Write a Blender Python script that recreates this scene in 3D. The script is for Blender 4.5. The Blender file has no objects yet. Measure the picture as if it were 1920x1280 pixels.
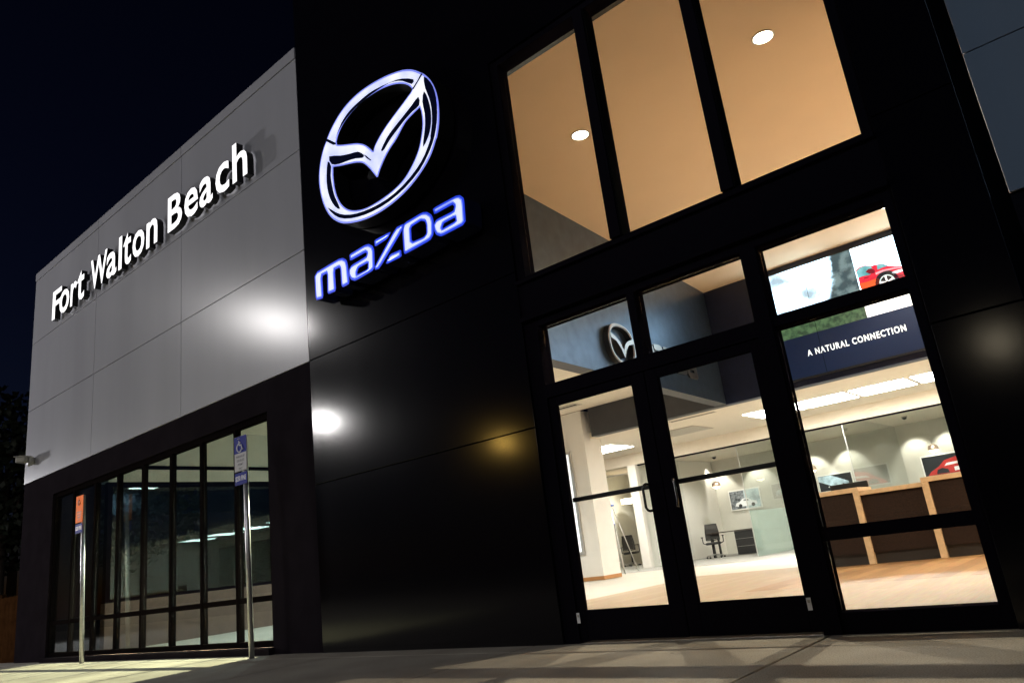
import bpy, bmesh, math, random
from mathutils import Vector, Matrix
from mathutils.geometry import tessellate_polygon
random.seed(7)
R = math.radians
scene = bpy.context.scene
col = scene.collection

# ------------------------------------------------------------------ camera
H = 0.7535                       # eye height above the pavement
FPX = 1399.05                    # focal length in pixels of a 1920 px wide frame
RIGHT = Vector((0.751818, 0.648292, -0.120361))
UP = Vector((0.270871, -0.137235, 0.952783))
FWD = Vector((-0.601164, 0.748922, 0.27878))
cam_d = bpy.data.cameras.new("camera")
cam = bpy.data.objects.new("camera", cam_d)
col.objects.link(cam)
m = Matrix.Identity(4)
for i in range(3):
    m[i][0], m[i][1], m[i][2] = RIGHT[i], UP[i], -FWD[i]
m[2][3] = H
cam.matrix_world = m
cam_d.sensor_width = 36
cam_d.lens = 36 * FPX / 1920
cam_d.clip_start, cam_d.clip_end = 0.05, 3000
scene.camera = cam


def ray(px, py):
    return RIGHT * (px - 960) + UP * (640 - py) + FWD * FPX


def onY(px, py, Y):              # photograph pixel -> (x, z) on the plane Y
    r = ray(px, py)
    t = Y / r.y
    return (r.x * t, r.z * t + H)


# ------------------------------------------------------------------ materials
def nodes(name):
    mt = bpy.data.materials.new(name)
    mt.use_nodes = True
    nt = mt.node_tree
    return mt, nt, nt.nodes["Principled BSDF"]


def mat(name, c, rough=.5, metal=0., spec=.5, var=.0, scale=6., bump=0., bscale=60., coat=0., roughvar=0., stretch=1.):
    mt, nt, b = nodes(name)
    b.inputs["Base Color"].default_value = (*c, 1)
    b.inputs["Roughness"].default_value = rough
    b.inputs["Metallic"].default_value = metal
    b.inputs["Specular IOR Level"].default_value = spec
    b.inputs["Coat Weight"].default_value = coat
    tc = nt.nodes.new("ShaderNodeTexCoord")
    if var > 0 or roughvar > 0:
        n = nt.nodes.new("ShaderNodeTexNoise")
        n.inputs["Scale"].default_value = scale
        n.inputs["Detail"].default_value = 6
        mp_ = nt.nodes.new("ShaderNodeMapping"); mp_.inputs["Scale"].default_value = (1, 1, stretch)
        nt.links.new(tc.outputs["Object"], mp_.inputs["Vector"]); nt.links.new(mp_.outputs["Vector"], n.inputs["Vector"])
        if var > 0:
            rp = nt.nodes.new("ShaderNodeValToRGB")
            rp.color_ramp.elements[0].position = .3
            rp.color_ramp.elements[1].position = .7
            rp.color_ramp.elements[0].color = (*[x * (1 - var) for x in c], 1)
            rp.color_ramp.elements[1].color = (*[min(1, x * (1 + var)) for x in c], 1)
            nt.links.new(n.outputs["Fac"], rp.inputs["Fac"])
            nt.links.new(rp.outputs["Color"], b.inputs["Base Color"])
        if roughvar > 0:
            mr = nt.nodes.new("ShaderNodeMapRange")
            mr.inputs["To Min"].default_value = rough - roughvar
            mr.inputs["To Max"].default_value = rough + roughvar
            nt.links.new(n.outputs["Fac"], mr.inputs["Value"])
            nt.links.new(mr.outputs["Result"], b.inputs["Roughness"])
    if bump > 0:
        n2 = nt.nodes.new("ShaderNodeTexNoise")
        n2.inputs["Scale"].default_value = bscale
        n2.inputs["Detail"].default_value = 4
        nt.links.new(tc.outputs["Object"], n2.inputs["Vector"])
        bp = nt.nodes.new("ShaderNodeBump")
        bp.inputs["Strength"].default_value = bump
        bp.inputs["Distance"].default_value = .02
        nt.links.new(n2.outputs["Fac"], bp.inputs["Height"])
        nt.links.new(bp.outputs["Normal"], b.inputs["Normal"])
    return mt


def emit(name, c, s):
    mt, nt, b = nodes(name)
    b.inputs["Base Color"].default_value = (*[min(.8, x) for x in c], 1)
    b.inputs["Emission Color"].default_value = (*c, 1)
    b.inputs["Emission Strength"].default_value = s
    b.inputs["Roughness"].default_value = .4
    return mt


def glassmat(name, tint=(.96, .98, .98), ior=1.45):
    mt = bpy.data.materials.new(name)
    mt.use_nodes = True
    nt = mt.node_tree
    for n in list(nt.nodes):
        nt.nodes.remove(n)
    out = nt.nodes.new("ShaderNodeOutputMaterial")
    tr = nt.nodes.new("ShaderNodeBsdfTransparent")
    tr.inputs["Color"].default_value = (*tint, 1)
    gl = nt.nodes.new("ShaderNodeBsdfGlossy")
    gl.inputs["Roughness"].default_value = .0
    lw = nt.nodes.new("ShaderNodeLayerWeight")      # Schlick reflectance, the same from both sides of the pane
    lw.inputs["Blend"].default_value = .5
    pw = nt.nodes.new("ShaderNodeMath"); pw.operation = 'POWER'; pw.inputs[1].default_value = 5
    f0 = ((ior - 1) / (ior + 1)) ** 2
    ma = nt.nodes.new("ShaderNodeMath"); ma.operation = 'MULTIPLY_ADD'; ma.inputs[1].default_value = 1 - f0; ma.inputs[2].default_value = f0
    nt.links.new(lw.outputs["Facing"], pw.inputs[0]); nt.links.new(pw.outputs[0], ma.inputs[0])
    mx = nt.nodes.new("ShaderNodeMixShader")
    nt.links.new(ma.outputs[0], mx.inputs["Fac"])
    nt.links.new(tr.outputs["BSDF"], mx.inputs[1])
    nt.links.new(gl.outputs["BSDF"], mx.inputs[2])
    nt.links.new(mx.outputs["Shader"], out.inputs["Surface"])
    return mt


def woodmat(name, c1, c2, plank=.14, length=1.2, rough=.35, seam=.35):
    mt, nt, b = nodes(name)
    tc = nt.nodes.new("ShaderNodeTexCoord")
    br = nt.nodes.new("ShaderNodeTexBrick")
    br.inputs["Color1"].default_value = (*c1, 1)
    br.inputs["Color2"].default_value = (*c2, 1)
    br.inputs["Mortar"].default_value = (*[x * seam for x in c1], 1)
    br.inputs["Scale"].default_value = 1
    br.inputs["Mortar Size"].default_value = .003
    br.inputs["Brick Width"].default_value = length
    br.inputs["Row Height"].default_value = plank
    m0 = nt.nodes.new("ShaderNodeMapping"); m0.inputs["Rotation"].default_value = (0, 0, R(90))
    nt.links.new(tc.outputs["Object"], m0.inputs["Vector"]); nt.links.new(m0.outputs["Vector"], br.inputs["Vector"])
    mp = nt.nodes.new("ShaderNodeMapping")
    mp.inputs["Scale"].default_value = (30, 2, 2)
    nt.links.new(tc.outputs["Object"], mp.inputs["Vector"])
    n = nt.nodes.new("ShaderNodeTexNoise")
    n.inputs["Scale"].default_value = 1.5
    n.inputs["Detail"].default_value = 5
    nt.links.new(mp.outputs["Vector"], n.inputs["Vector"])
    mx = nt.nodes.new("ShaderNodeMix")
    mx.data_type = 'RGBA'
    mx.blend_type = 'MULTIPLY'
    mx.inputs["Factor"].default_value = .5
    nt.links.new(br.outputs["Color"], mx.inputs["A"])
    nt.links.new(n.outputs["Color"], mx.inputs["B"])
    nt.links.new(mx.outputs["Result"], b.inputs["Base Color"])
    b.inputs["Roughness"].default_value = rough
    return mt


M = {}
M['grey'] = mat("silver_panel", (.45, .45, .485), .215, 0., .32, .07, .9, .02, 25, stretch=.16)
M['black'] = mat("black_panel", (.0035, .003, .0045), .118, 0., .4, .0, 1.2, .006, 9, roughvar=.012)
M['joint'] = mat("joint_black", (.006, .006, .006), .8, 0, 0)
M['dark'] = mat("charcoal_wall", (.018, .0145, .018), .8, 0., .0, var=.15, scale=3, bump=.1, bscale=80)
M['frame'] = mat("black_anodised", (.0065, .0055, .0085), .7, 0, .0)
M['handle'] = mat("polished_black", (.02, .02, .022), .22, 0, .6)
M['bronze'] = mat("dark_bronze", (.008, .006, .006), .6, .0, .0)
M['glass'] = glassmat("clear_glass")
M['tint'] = glassmat("tinted_glass", (.68, .80, .81), 1.55)
M['partition'] = glassmat("partition_glass", (.97, .985, .98), 1.35)
M['letterside'] = mat("letter_return", (.006, .006, .007), .42)
M['white_lit'] = emit("white_lit_face", (1, .985, 1), 1.25)
M['cream'] = mat("cream_ceiling", (.74, .66, .54), .8, var=.03)
M['tan'] = mat("tan_ceiling", (.86, .64, .42), .85, var=.02, scale=2)
M['white'] = mat("white_wall", (.80, .76, .70), .7, var=.02)
M['greywall'] = mat("pale_grey_wall", (.58, .56, .50), .75, var=.03)
M['logowall'] = mat("grey_satin_wall", (.078, .115, .165), .31, .8, .6, .16, 5, .015, 30)
M['navy'] = mat("navy_fascia", (.006, .010, .034), .45, var=.2)
M['bulk'] = mat("charcoal_fascia", (.032, .031, .034), .55, var=.12, scale=4)
M['wood'] = woodmat("wood_plank_floor", (.52, .29, .12), (.27, .14, .055), .2, 1.6, .5)
M['woodlit'] = woodmat("overlit_wood_floor", (.52, .39, .26), (.45, .33, .215), .2, 1.6, .6, .8)  # overexposed paleness of the wood floor put into its colour
M['birch'] = mat("pale_birch", (.62, .44, .26), .45, var=.12, scale=12)
M['counter'] = mat("dark_brown_laminate", (.020, .011, .008), .5, 0, .2, var=.5, scale=45)
M['kick'] = mat("black_kick", (.018, .014, .012), .5, var=.4, scale=90)
M['knee'] = mat("brown_wood_panel", (.125, .072, .05), .6, var=.14, scale=6)
M['skirt'] = mat("wood_skirting", (.45, .21, .07), .5)
M['blackplastic'] = mat("black_plastic", (.012, .012, .013), .45)
M['meshback'] = mat("grey_mesh", (.055, .05, .046), .8)
M['chrome'] = mat("chrome", (.40, .35, .31), .28, 1.)
M['steel'] = mat("galvanised", (.62, .61, .62), .38, .85, .5, .12, 18)
M['alu'] = mat("aluminium", (.62, .6, .58), .35, .8)
M['desk'] = mat("dark_desk", (.045, .03, .022), .45)
M['frost'] = None
M['troffer'] = emit("light_diffuser", (1, .95, .88), 44)
M['downlight'] = emit("downlight_lens", (1, .85, .62), 26)
M['globe_lit'] = emit("globe_glow", (1, .80, .55), 5)
M['bronze_ball'] = mat("bronze_metal", (.60, .45, .34), .38, .75)
M['grille'] = mat("grey_grille", (.42, .38, .31), .7)
M['signblue'] = mat("sign_blue", (.02, .03, .30), .7, 0, .15)
M['signwhite'] = mat("sign_white", (.62, .61, .63), .7, 0, .15)
M['signtext'] = mat("sign_text", (.02, .02, .03), .5)
M['signsilver'] = mat("sign_symbol", (.72, .72, .8), .5)
M['signglare'] = mat("sign_orange_glare", (.85, .20, .02), .75, 0, .15)  # orange lamp glare put into the panel colour
M['beige'] = mat("beige_housing", (.40, .39, .34), .5)
M['fence'] = mat("brown_boards", (.045, .019, .007), .9, 0, .0, var=.3, scale=5)
M['bark'] = mat("bark", (.05, .035, .025), .9)
M['leaf'] = mat("dark_leaves", (.010, .016, .006), .7, var=.3)
M['sticker'] = mat("white_sticker", (.7, .7, .7), .5)
M['bluecap'] = mat("blue_plastic", (.03, .09, .45), .5)
M['paper'] = mat("picture_mat", (.78, .77, .74), .6)
# illuminated signs
M['em_white'] = emit("emblem_white", (.86, .88, 1), 1.0)
M['em_rim'] = emit("emblem_rim", (.24, .29, .95), .8)
M['em_dark'] = mat("emblem_navy_band", (.008, .012, .05), .12, 0, .6)
M['wm_blue'] = emit("wordmark_blue", (.012, .045, .60), .9)
M['wm_mid'] = emit("wordmark_mid", (.17, .25, .88), .9)
M['wm_white'] = emit("wordmark_white", (.66, .70, 1), 1.0)
M['wm_side'] = mat("wordmark_side", (.010, .014, .05), .15, 0, .6)

# concrete pavement with joints
mt, nt, b = nodes("concrete_pavement")
tc = nt.nodes.new("ShaderNodeTexCoord")
n1 = nt.nodes.new("ShaderNodeTexNoise"); n1.inputs["Scale"].default_value = 1.3; n1.inputs["Detail"].default_value = 8
n2 = nt.nodes.new("ShaderNodeTexNoise"); n2.inputs["Scale"].default_value = 110; n2.inputs["Detail"].default_value = 5
nt.links.new(tc.outputs["Object"], n1.inputs["Vector"]); nt.links.new(tc.outputs["Object"], n2.inputs["Vector"])
rp = nt.nodes.new("ShaderNodeValToRGB")
rp.color_ramp.elements[0].position = .3; rp.color_ramp.elements[0].color = (.29, .25, .195, 1)
rp.color_ramp.elements[1].position = .72; rp.color_ramp.elements[1].color = (.43, .38, .30, 1)
nt.links.new(n1.outputs["Fac"], rp.inputs["Fac"])
rp2 = nt.nodes.new("ShaderNodeValToRGB")
rp2.color_ramp.elements[0].position = .32; rp2.color_ramp.elements[0].color = (.52, .52, .52, 1)
rp2.color_ramp.elements[1].position = .55; rp2.color_ramp.elements[1].color = (1, 1, 1, 1)
nt.links.new(n2.outputs["Fac"], rp2.inputs["Fac"])
mx = nt.nodes.new("ShaderNodeMix"); mx.data_type = 'RGBA'; mx.blend_type = 'MULTIPLY'; mx.inputs["Factor"].default_value = 1
nt.links.new(rp.outputs["Color"], mx.inputs["A"]); nt.links.new(rp2.outputs["Color"], mx.inputs["B"])
nt.links.new(mx.outputs["Result"], b.inputs["Base Color"])
b.inputs["Roughness"].default_value = .85
bp = nt.nodes.new("ShaderNodeBump"); bp.inputs["Strength"].default_value = .5; bp.inputs["Distance"].default_value = .01
nt.links.new(n2.outputs["Fac"], bp.inputs["Height"]); nt.links.new(bp.outputs["Normal"], b.inputs["Normal"])
M['concrete'] = mt
M['asphalt'] = mat("asphalt", (.05, .05, .05), .9, var=.2, scale=40, bump=.3, bscale=120)
M['tile'] = mat("pale_floor_tile", (.55, .50, .43), .55, 0, .2, var=.05, scale=1.5, roughvar=.05)
M['carpet'] = mat("grey_carpet", (.33, .32, .29), .9, var=.12, scale=30)


# ------------------------------------------------------------------ mesh builder
class MB:
    def __init__(s):
        s.bm = bmesh.new(); s.mats = []

    def mi(s, mt):
        if mt not in s.mats:
            s.mats.append(mt)
        return s.mats.index(mt)

    def _tag(s, faces, mt):
        k = s.mi(mt)
        for f in faces:
            f.material_index = k

    def box(s, x0, x1, y0, y1, z0, z1, mt, bev=0.):
        vs = [s.bm.verts.new((x, y, z)) for x in (x0, x1) for y in (y0, y1) for z in (z0, z1)]
        q = [(0, 1, 3, 2), (4, 6, 7, 5), (0, 4, 5, 1), (2, 3, 7, 6), (0, 2, 6, 4), (1, 5, 7, 3)]
        fs = [s.bm.faces.new([vs[i] for i in f]) for f in q]
        s._tag(fs, mt)
        if bev > 0:
            es = list({e for f in fs for e in f.edges})
            r = bmesh.ops.bevel(s.bm, geom=es, offset=bev, segments=2, affect='EDGES', profile=.5)
            s._tag([f for f in r['faces']], mt)
        return s

    def obox(s, c, ax, ay, az, mt, bev=0.):      # oriented box from half-axis vectors
        c, ax, ay, az = map(Vector, (c, ax, ay, az))
        vs = [s.bm.verts.new(c + ax * i + ay * j + az * k) for i in (-1, 1) for j in (-1, 1) for k in (-1, 1)]
        q = [(0, 1, 3, 2), (4, 6, 7, 5), (0, 4, 5, 1), (2, 3, 7, 6), (0, 2, 6, 4), (1, 5, 7, 3)]
        fs = [s.bm.faces.new([vs[i] for i in f]) for f in q]
        s._tag(fs, mt)
        if bev > 0:
            es = list({e for f in fs for e in f.edges})
            r = bmesh.ops.bevel(s.bm, geom=es, offset=bev, segments=2, affect='EDGES', profile=.5)
            s._tag(r['faces'], mt)
        return s

    def tube(s, pts, rad, mt, n=10, caps=True):
        pts = [Vector(p) for p in pts]
        rads = rad if isinstance(rad, (list, tuple)) else [rad] * len(pts)
        rings = []
        up = None
        for i, p in enumerate(pts):
            d = (pts[min(i + 1, len(pts) - 1)] - pts[max(i - 1, 0)]).normalized()
            if up is None:
                up = d.orthogonal().normalized()
            a = (up - d * up.dot(d)).normalized()
            up = a
            bb = d.cross(a)
            rings.append([s.bm.verts.new(p + (a * math.cos(t) + bb * math.sin(t)) * rads[i]) for t in [2 * math.pi * k / n for k in range(n)]])
        fs = []
        for i in range(len(rings) - 1):
            for k in range(n):
                fs.append(s.bm.faces.new([rings[i][k], rings[i][(k + 1) % n], rings[i + 1][(k + 1) % n], rings[i + 1][k]]))
        for f in fs:
            f.smooth = True
        if caps:
            fs.append(s.bm.faces.new(list(reversed(rings[0])))); fs.append(s.bm.faces.new(rings[-1]))
        s._tag(fs, mt)
        return s

    def lathe(s, prof, c, mt, n=24, axis='Z'):
        c = Vector(c)
        rings = []
        for r, h in prof:
            ring = []
            for k in range(n):
                t = 2 * math.pi * k / n
                v = Vector((r * math.cos(t), r * math.sin(t), h))
                if axis == 'Y':
                    v = Vector((v.x, v.z, v.y))
                ring.append(s.bm.verts.new(c + v))
            rings.append(ring)
        fs = []
        for i in range(len(rings) - 1):
            for k in range(n):
                fs.append(s.bm.faces.new([rings[i][k], rings[i][(k + 1) % n], rings[i + 1][(k + 1) % n], rings[i + 1][k]]))
        for f in fs:
            f.smooth = True
        if prof[0][0] > 1e-5:
            fs.append(s.bm.faces.new(list(reversed(rings[0]))))
        if prof[-1][0] > 1e-5:
            fs.append(s.bm.faces.new(rings[-1]))
        s._tag(fs, mt)
        return s

    def plate(s, loops, place, mt, side=None, depth=0., back=True):
        """A flat plate with holes: loops in 2D (outer first), place(u, v, w) -> 3D with w the depth behind the face."""
        loops = [[(p[0], p[1]) for p in lp] for lp in loops]
        tris = tessellate_polygon([[Vector((u, v, 0)) for u, v in lp] for lp in loops])
        flat = [p for lp in loops for p in lp]
        fv = [s.bm.verts.new(place(u, v, 0)) for u, v in flat]
        fs = []
        for t in tris:
            try:
                fs.append(s.bm.faces.new([fv[i] for i in t]))
            except ValueError:
                pass
        s._tag(fs, mt)
        if depth > 0:
            bv = [s.bm.verts.new(place(u, v, depth)) for u, v in flat]
            sv = [s.bm.verts.new(place(u, v, 0)) for u, v in flat]
            k = 0
            gs = []
            for lp in loops:
                n = len(lp)
                for i in range(n):
                    a, c2 = k + i, k + (i + 1) % n
                    gs.append(s.bm.faces.new([sv[a], sv[c2], bv[c2], bv[a]]))
                k += n
            if back:
                for t in tris:
                    try:
                        gs.append(s.bm.faces.new([bv[i] for i in reversed(t)]))
                    except ValueError:
                        pass
            s._tag(gs, side or mt)
        return s

    def build(s, name, parent=None, loc=None, recalc=True):
        if recalc:
            bmesh.ops.recalc_face_normals(s.bm, faces=s.bm.faces)
        me = bpy.data.meshes.new(name)
        s.bm.to_mesh(me); s.bm.free()
        for mt in s.mats:
            me.materials.append(mt)
        o = bpy.data.objects.new(name, me)
        col.objects.link(o)
        if parent is not None:
            o.parent = parent
            root = parent
            off = Vector((0, 0, 0))
            while root is not None:
                off += Vector(root.location); root = root.parent
            # vertices were written in world space: shift them into the parent's frame
            if off.length > 0:
                me.transform(Matrix.Translation(-off))
        if loc is not None:
            me.transform(Matrix.Translation(-Vector(loc)))
            o.location = loc
        return o


def tag(o, label=None, cat=None, group=None, kind=None):
    if label: o['label'] = label
    if cat: o['category'] = cat
    if group: o['group'] = group
    if kind: o['kind'] = kind
    return o


def thing(name, loc, label, cat, group=None):
    o = bpy.data.objects.new(name, None)
    o.empty_display_size = .2
    col.objects.link(o)
    o.location = loc
    return tag(o, label, cat, group)


def copy_tree(o, parent=None):
    c = o.copy(); col.objects.link(c)
    if parent is not None:
        c.parent = parent
    for ch in list(o.children):
        copy_tree(ch, c)
    return c


def boxpart(name, parent, mt, *bx, bev=0.):
    b_ = MB()
    for q in bx:
        b_.box(*q, mt, bev)
    return b_.build(name, parent)


def catmull(pts, n=4, closed=True):
    out = []
    N = len(pts)
    for i in range(N if closed else N - 1):
        g = lambda k: pts[k % N] if closed else pts[max(0, min(N - 1, k))]
        p0, p1, p2, p3 = (Vector(g(i + k)).to_2d() for k in (-1, 0, 1, 2))
        for j in range(n):
            t = j / n
            out.append(tuple(.5 * ((2 * p1) + (-p0 + p2) * t + (2 * p0 - 5 * p1 + 4 * p2 - p3) * t * t + (-p0 + 3 * p1 - 3 * p2 + p3) * t ** 3)))
    if not closed:
        out.append(tuple(pts[-1]))
    return out


def area2(lp):
    return sum(lp[i][0] * lp[(i + 1) % len(lp)][1] - lp[(i + 1) % len(lp)][0] * lp[i][1] for i in range(len(lp))) / 2


def offset(lp, d):
    """Shrink a loop by d (grow for negative d)."""
    s = 1 if area2(lp) > 0 else -1
    n = len(lp); out = []
    for i in range(n):
        p, q, r = Vector(lp[i - 1]), Vector(lp[i]), Vector(lp[(i + 1) % n])
        a, c = (q - p), (r - q)
        if a.length < 1e-6 or c.length < 1e-6:
            out.append(tuple(q)); continue
        a.normalize(); c.normalize()
        na, nc = Vector((-a.y, a.x)) * s, Vector((-c.y, c.x)) * s
        bis = na + nc
        if bis.length < .2:
            bis = na.copy()
        bis.normalize()
        k = 1 / max(.45, bis.dot(na))
        out.append(tuple(q + bis * d * k))
    return out


def roundloop(lp, r=.3, it=1):
    """Cut corners (Chaikin, keeps most of each edge)."""
    for _ in range(it):
        out = []
        n = len(lp)
        for i in range(n):
            p, q = Vector(lp[i]), Vector(lp[(i + 1) % n])
            out += [tuple(p.lerp(q, r)), tuple(p.lerp(q, 1 - r))]
        lp = out
    return lp


def glyph(ch, bold=0., res=3, sp=1.):
    cu = bpy.data.curves.new("glyph", 'FONT')
    cu.body = ch; cu.resolution_u = res; cu.offset = bold; cu.space_character = sp
    cu.fill_mode = 'FRONT'
    ob = bpy.data.objects.new("glyph", cu)
    col.objects.link(ob)
    dg = bpy.context.evaluated_depsgraph_get(); dg.update()
    me = bpy.data.meshes.new_from_object(ob.evaluated_get(dg), depsgraph=dg)
    bpy.data.objects.remove(ob); bpy.data.curves.remove(cu)
    return me


def text_into(mb, s, place, x0, x1, z0, z1, mt, bold=0., depth=0., side=None, sp=1.):
    """Lettering fitted into the box x0..x1, z0..z1 of place(u, v, w)."""
    me = glyph(s, bold, sp=sp)
    xs = [v.co.x for v in me.vertices]; ys = [v.co.y for v in me.vertices]
    a, b2, c, d = min(xs), max(xs), min(ys), max(ys)
    f = lambda v: (x0 + (v.co.x - a) / (b2 - a) * (x1 - x0), z0 + (v.co.y - c) / (d - c) * (z1 - z0))
    vs = [mb.bm.verts.new(place(*f(v), 0)) for v in me.vertices]
    fs = []
    for p in me.polygons:
        try: fs.append(mb.bm.faces.new([vs[i] for i in p.vertices]))
        except ValueError: pass
    mb._tag(fs, mt)
    if depth > 0:
        cnt = {}
        for p in me.polygons:
            n = len(p.vertices)
            for i in range(n):
                e = (p.vertices[i], p.vertices[(i + 1) % n])
                cnt[e] = cnt.get(e, 0) + 1
        sv = [mb.bm.verts.new(place(*f(v), 0)) for v in me.vertices]
        bv = [mb.bm.verts.new(place(*f(v), depth)) for v in me.vertices]
        gs = []
        for (i, j) in cnt:
            if (j, i) not in cnt:
                gs.append(mb.bm.faces.new([sv[j], sv[i], bv[i], bv[j]]))
        mb._tag(gs, side or mt)
    bpy.data.meshes.remove(me)


FY = 5.5                                   # plane of the front face
at_y = lambda Y: (lambda u, v, w=0.: (u, Y + w, v))

# ------------------------------------------------------------------ ground
g = MB()
g.box(-400, 400, -400, 400, -.6, -.13, M['asphalt'])
tag(g.build("parking_lot"), kind='structure')
g = MB()
# pavement slabs with real joints
xs = [-60, -26, -22.2, -18.4, -14.6, -10.9, -7.2, -4.6, -1.98, 1.7, 5.4, 9, 40]
ys = [-6, -2.2, 1.2, 3.2, 5.16, FY + .1]
for i in range(len(xs) - 1):
    for j in range(len(ys) - 1):
        g.box(xs[i] + .006, xs[i + 1] - .006, ys[j] + .006, ys[j + 1] - .006, -.12, 0, M['concrete'], .008)
g.box(-60, 40, -5.99, FY + .1, -.128, -.02, M['joint'])
tag(g.build("pavement"), kind='structure')

# ------------------------------------------------------------------ building shell
B = thing("dealership_building", (-8, FY, 0), "modern glass and panel car showroom with grey cladding and black entrance portal", "building")
XL, XP, XR = -17.95, -7.75, -.325            # left corner, portal left edge, portal right edge
ZG, ZT = 3.485, 8.24                         # bottom and top of the grey cladding

# grey cladding, panels with 10 mm joints
c = MB()
pxs = [XL, -14.55, -11.15, XP - .006]
pzs = [ZG, 5.04, 6.56, 8.06]
for i in range(3):
    for j in range(3):
        c.box(pxs[i] + .007, pxs[i + 1] - .007, FY + .004, FY + .05, pzs[j] + .006, pzs[j + 1] - .006, M['grey'])
    c.box(pxs[i] + .007, pxs[i + 1] - .007, FY - .01, FY + .06, 8.064, ZT, M['grey'])
c.box(XL + .01, XP - .01, FY + .052, FY + .3, ZG + .005, ZT - .02, M['joint'])
c.box(XL + .01, XL + .05, FY + .3, 16.4, ZG + .005, ZT - .03, M['grey'])
c.build("wall_cladding", B)
# recessed right hand wall
c = MB()
rxs = [-.33, 3.4, 7.1, 10.8]
for i in range(3):
    for j, (a, b2) in enumerate(((3.49, 5.03), (5.03, 6.57), (6.57, 8.24))):
        c.box(rxs[i] + .006, rxs[i + 1] - .006, 8.13, 8.18, a + .006, b2 - .006, M['grey'], .004)
c.box(-.33, 10.8, 8.182, 8.4, 3.47, 8.2, M['joint'])
c.box(-.33, 10.8, 8.15, 8.4, -.05, 3.468, M['dark'])
c.build("wall_cladding", B)

# black entrance portal
c = MB()
JZ = [-.05, 1.914, 3.487, 9.3]
for (a, b2) in ((XP, -4.27), (-.86, XR)):
    for j in range(3):
        c.box(a, b2, FY, FY + .04, JZ[j] + (.005 if j else 0), JZ[j + 1] - .005, M['black'], .003)
    c.box(a + .004, b2 - .004, FY + .042, FY + .34, -.05, 9.28, M['joint'])
c.box(-4.27 + .001, -.861, FY, FY + .34, 5.93, 9.29, M['black'])
c.box(XR - .05, XR, FY + .35, 8.128, -.05, 9.3, M['joint'])
c.box(XP, XR, FY + .35, 8.6, 9.2, 9.3, M['black'])
c.build("entrance_portal", B)
# lintel beam with a small projecting ledge
c = MB()
c.box(-4.268, -.862, FY + .012, FY + .3, 2.94, 3.37, M['frame'])
c.box(-4.266, -.864, FY - .03, FY + .010, 2.942, 2.985, M['frame'], .004)
c.box(-4.266, -.864, FY - .03, FY + .010, 3.33, 3.368, M['frame'], .004)
c.build("lintel_beam", B)

# charcoal lower wall under the cladding
WX0, WX1, WZ0, WZ1 = -16.33, -8.79, .08, 3.06
c = MB()
c.box(XL, WX0, FY + .02, 6.4, -.05, ZG - .004, M['dark'])
c.box(WX1, XP - .004, FY + .02, FY + .34, -.05, ZG - .004, M['dark'])
c.box(WX0 + .001, WX1 - .001, FY + .02, FY + .34, WZ1, ZG - .004, M['dark'])
c.box(WX0 + .001, WX1 - .001, FY + .0, FY + .3, -.05, WZ0 - .03, M['dark'])
c.build("lower_wall", B)

# ------------------------------------------------------------------ long window on the left
W = boxpart("window", B, M['bronze'],
            (WX0, WX0 + .07, FY + .06, FY + .16, WZ0, WZ1 - .001),
            (WX1 - .07, WX1, FY + .06, FY + .16, WZ0, WZ1 - .001),
            (WX0 + .071, WX1 - .071, FY + .06, FY + .16, WZ1 - .08, WZ1 - .001),
            (WX0 + .071, WX1 - .071, FY + .06, FY + .16, WZ0, WZ0 + .07))
mull = [-15.40, -14.43, -13.50, -12.56, -11.59, -10.65, -9.69]
for x in mull:
    boxpart("mullion", W, M['bronze'], (x - .03, x + .03, FY + .06, FY + .145, WZ0 + .071, WZ1 - .081))
edges = [WX0 + .07] + mull + [WX1 - .07]
for i in range(8):
    a = edges[i] + (.031 if i else 0); b2 = edges[i + 1] - (.031 if i < 7 else 0)
    boxpart("transom_bar", W, M['bronze'], (a + .001, b2 - .001, FY + .065, FY + .135, .63, .70))
    boxpart("pane", W, M['tint'], (a, b2, FY + .10, FY + .11, .70, WZ1 - .08))
    boxpart("pane", W, M['tint'], (a, b2, FY + .10, FY + .11, WZ0 + .07, .63))
boxpart("sill", W, M['dark'], (WX0 - .05, WX1 + .02, FY - .06, FY + .055, .0, WZ0 - .002), bev=.004)

# ------------------------------------------------------------------ tall upper window
U = boxpart("window", B, M['frame'],
            (-4.268, -4.17, FY + .03, FY + .2, 3.371, 5.928),
            (-.95, -.862, FY + .03, FY + .2, 3.371, 5.928),
            (-4.169, -.951, FY + .03, FY + .2, 5.86, 5.928),
            (-4.169, -.951, FY + .03, FY + .2, 3.371, 3.41))
for x in (-3.085, -1.995):
    boxpart("mullion", U, M['frame'], (x - .055, x + .055, FY + .0, FY + .2, 3.411, 5.859))
    boxpart("glazing_bead", U, M['joint'], (x + .056, x + .07, FY + .02, FY + .12, 3.412, 5.858))
for a, b2 in ((-4.169, -3.14), (-3.03, -2.05), (-1.94, -.951)):
    boxpart("pane", U, M['glass'], (a, b2, FY + .13, FY + .14, 3.41, 5.86))

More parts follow.
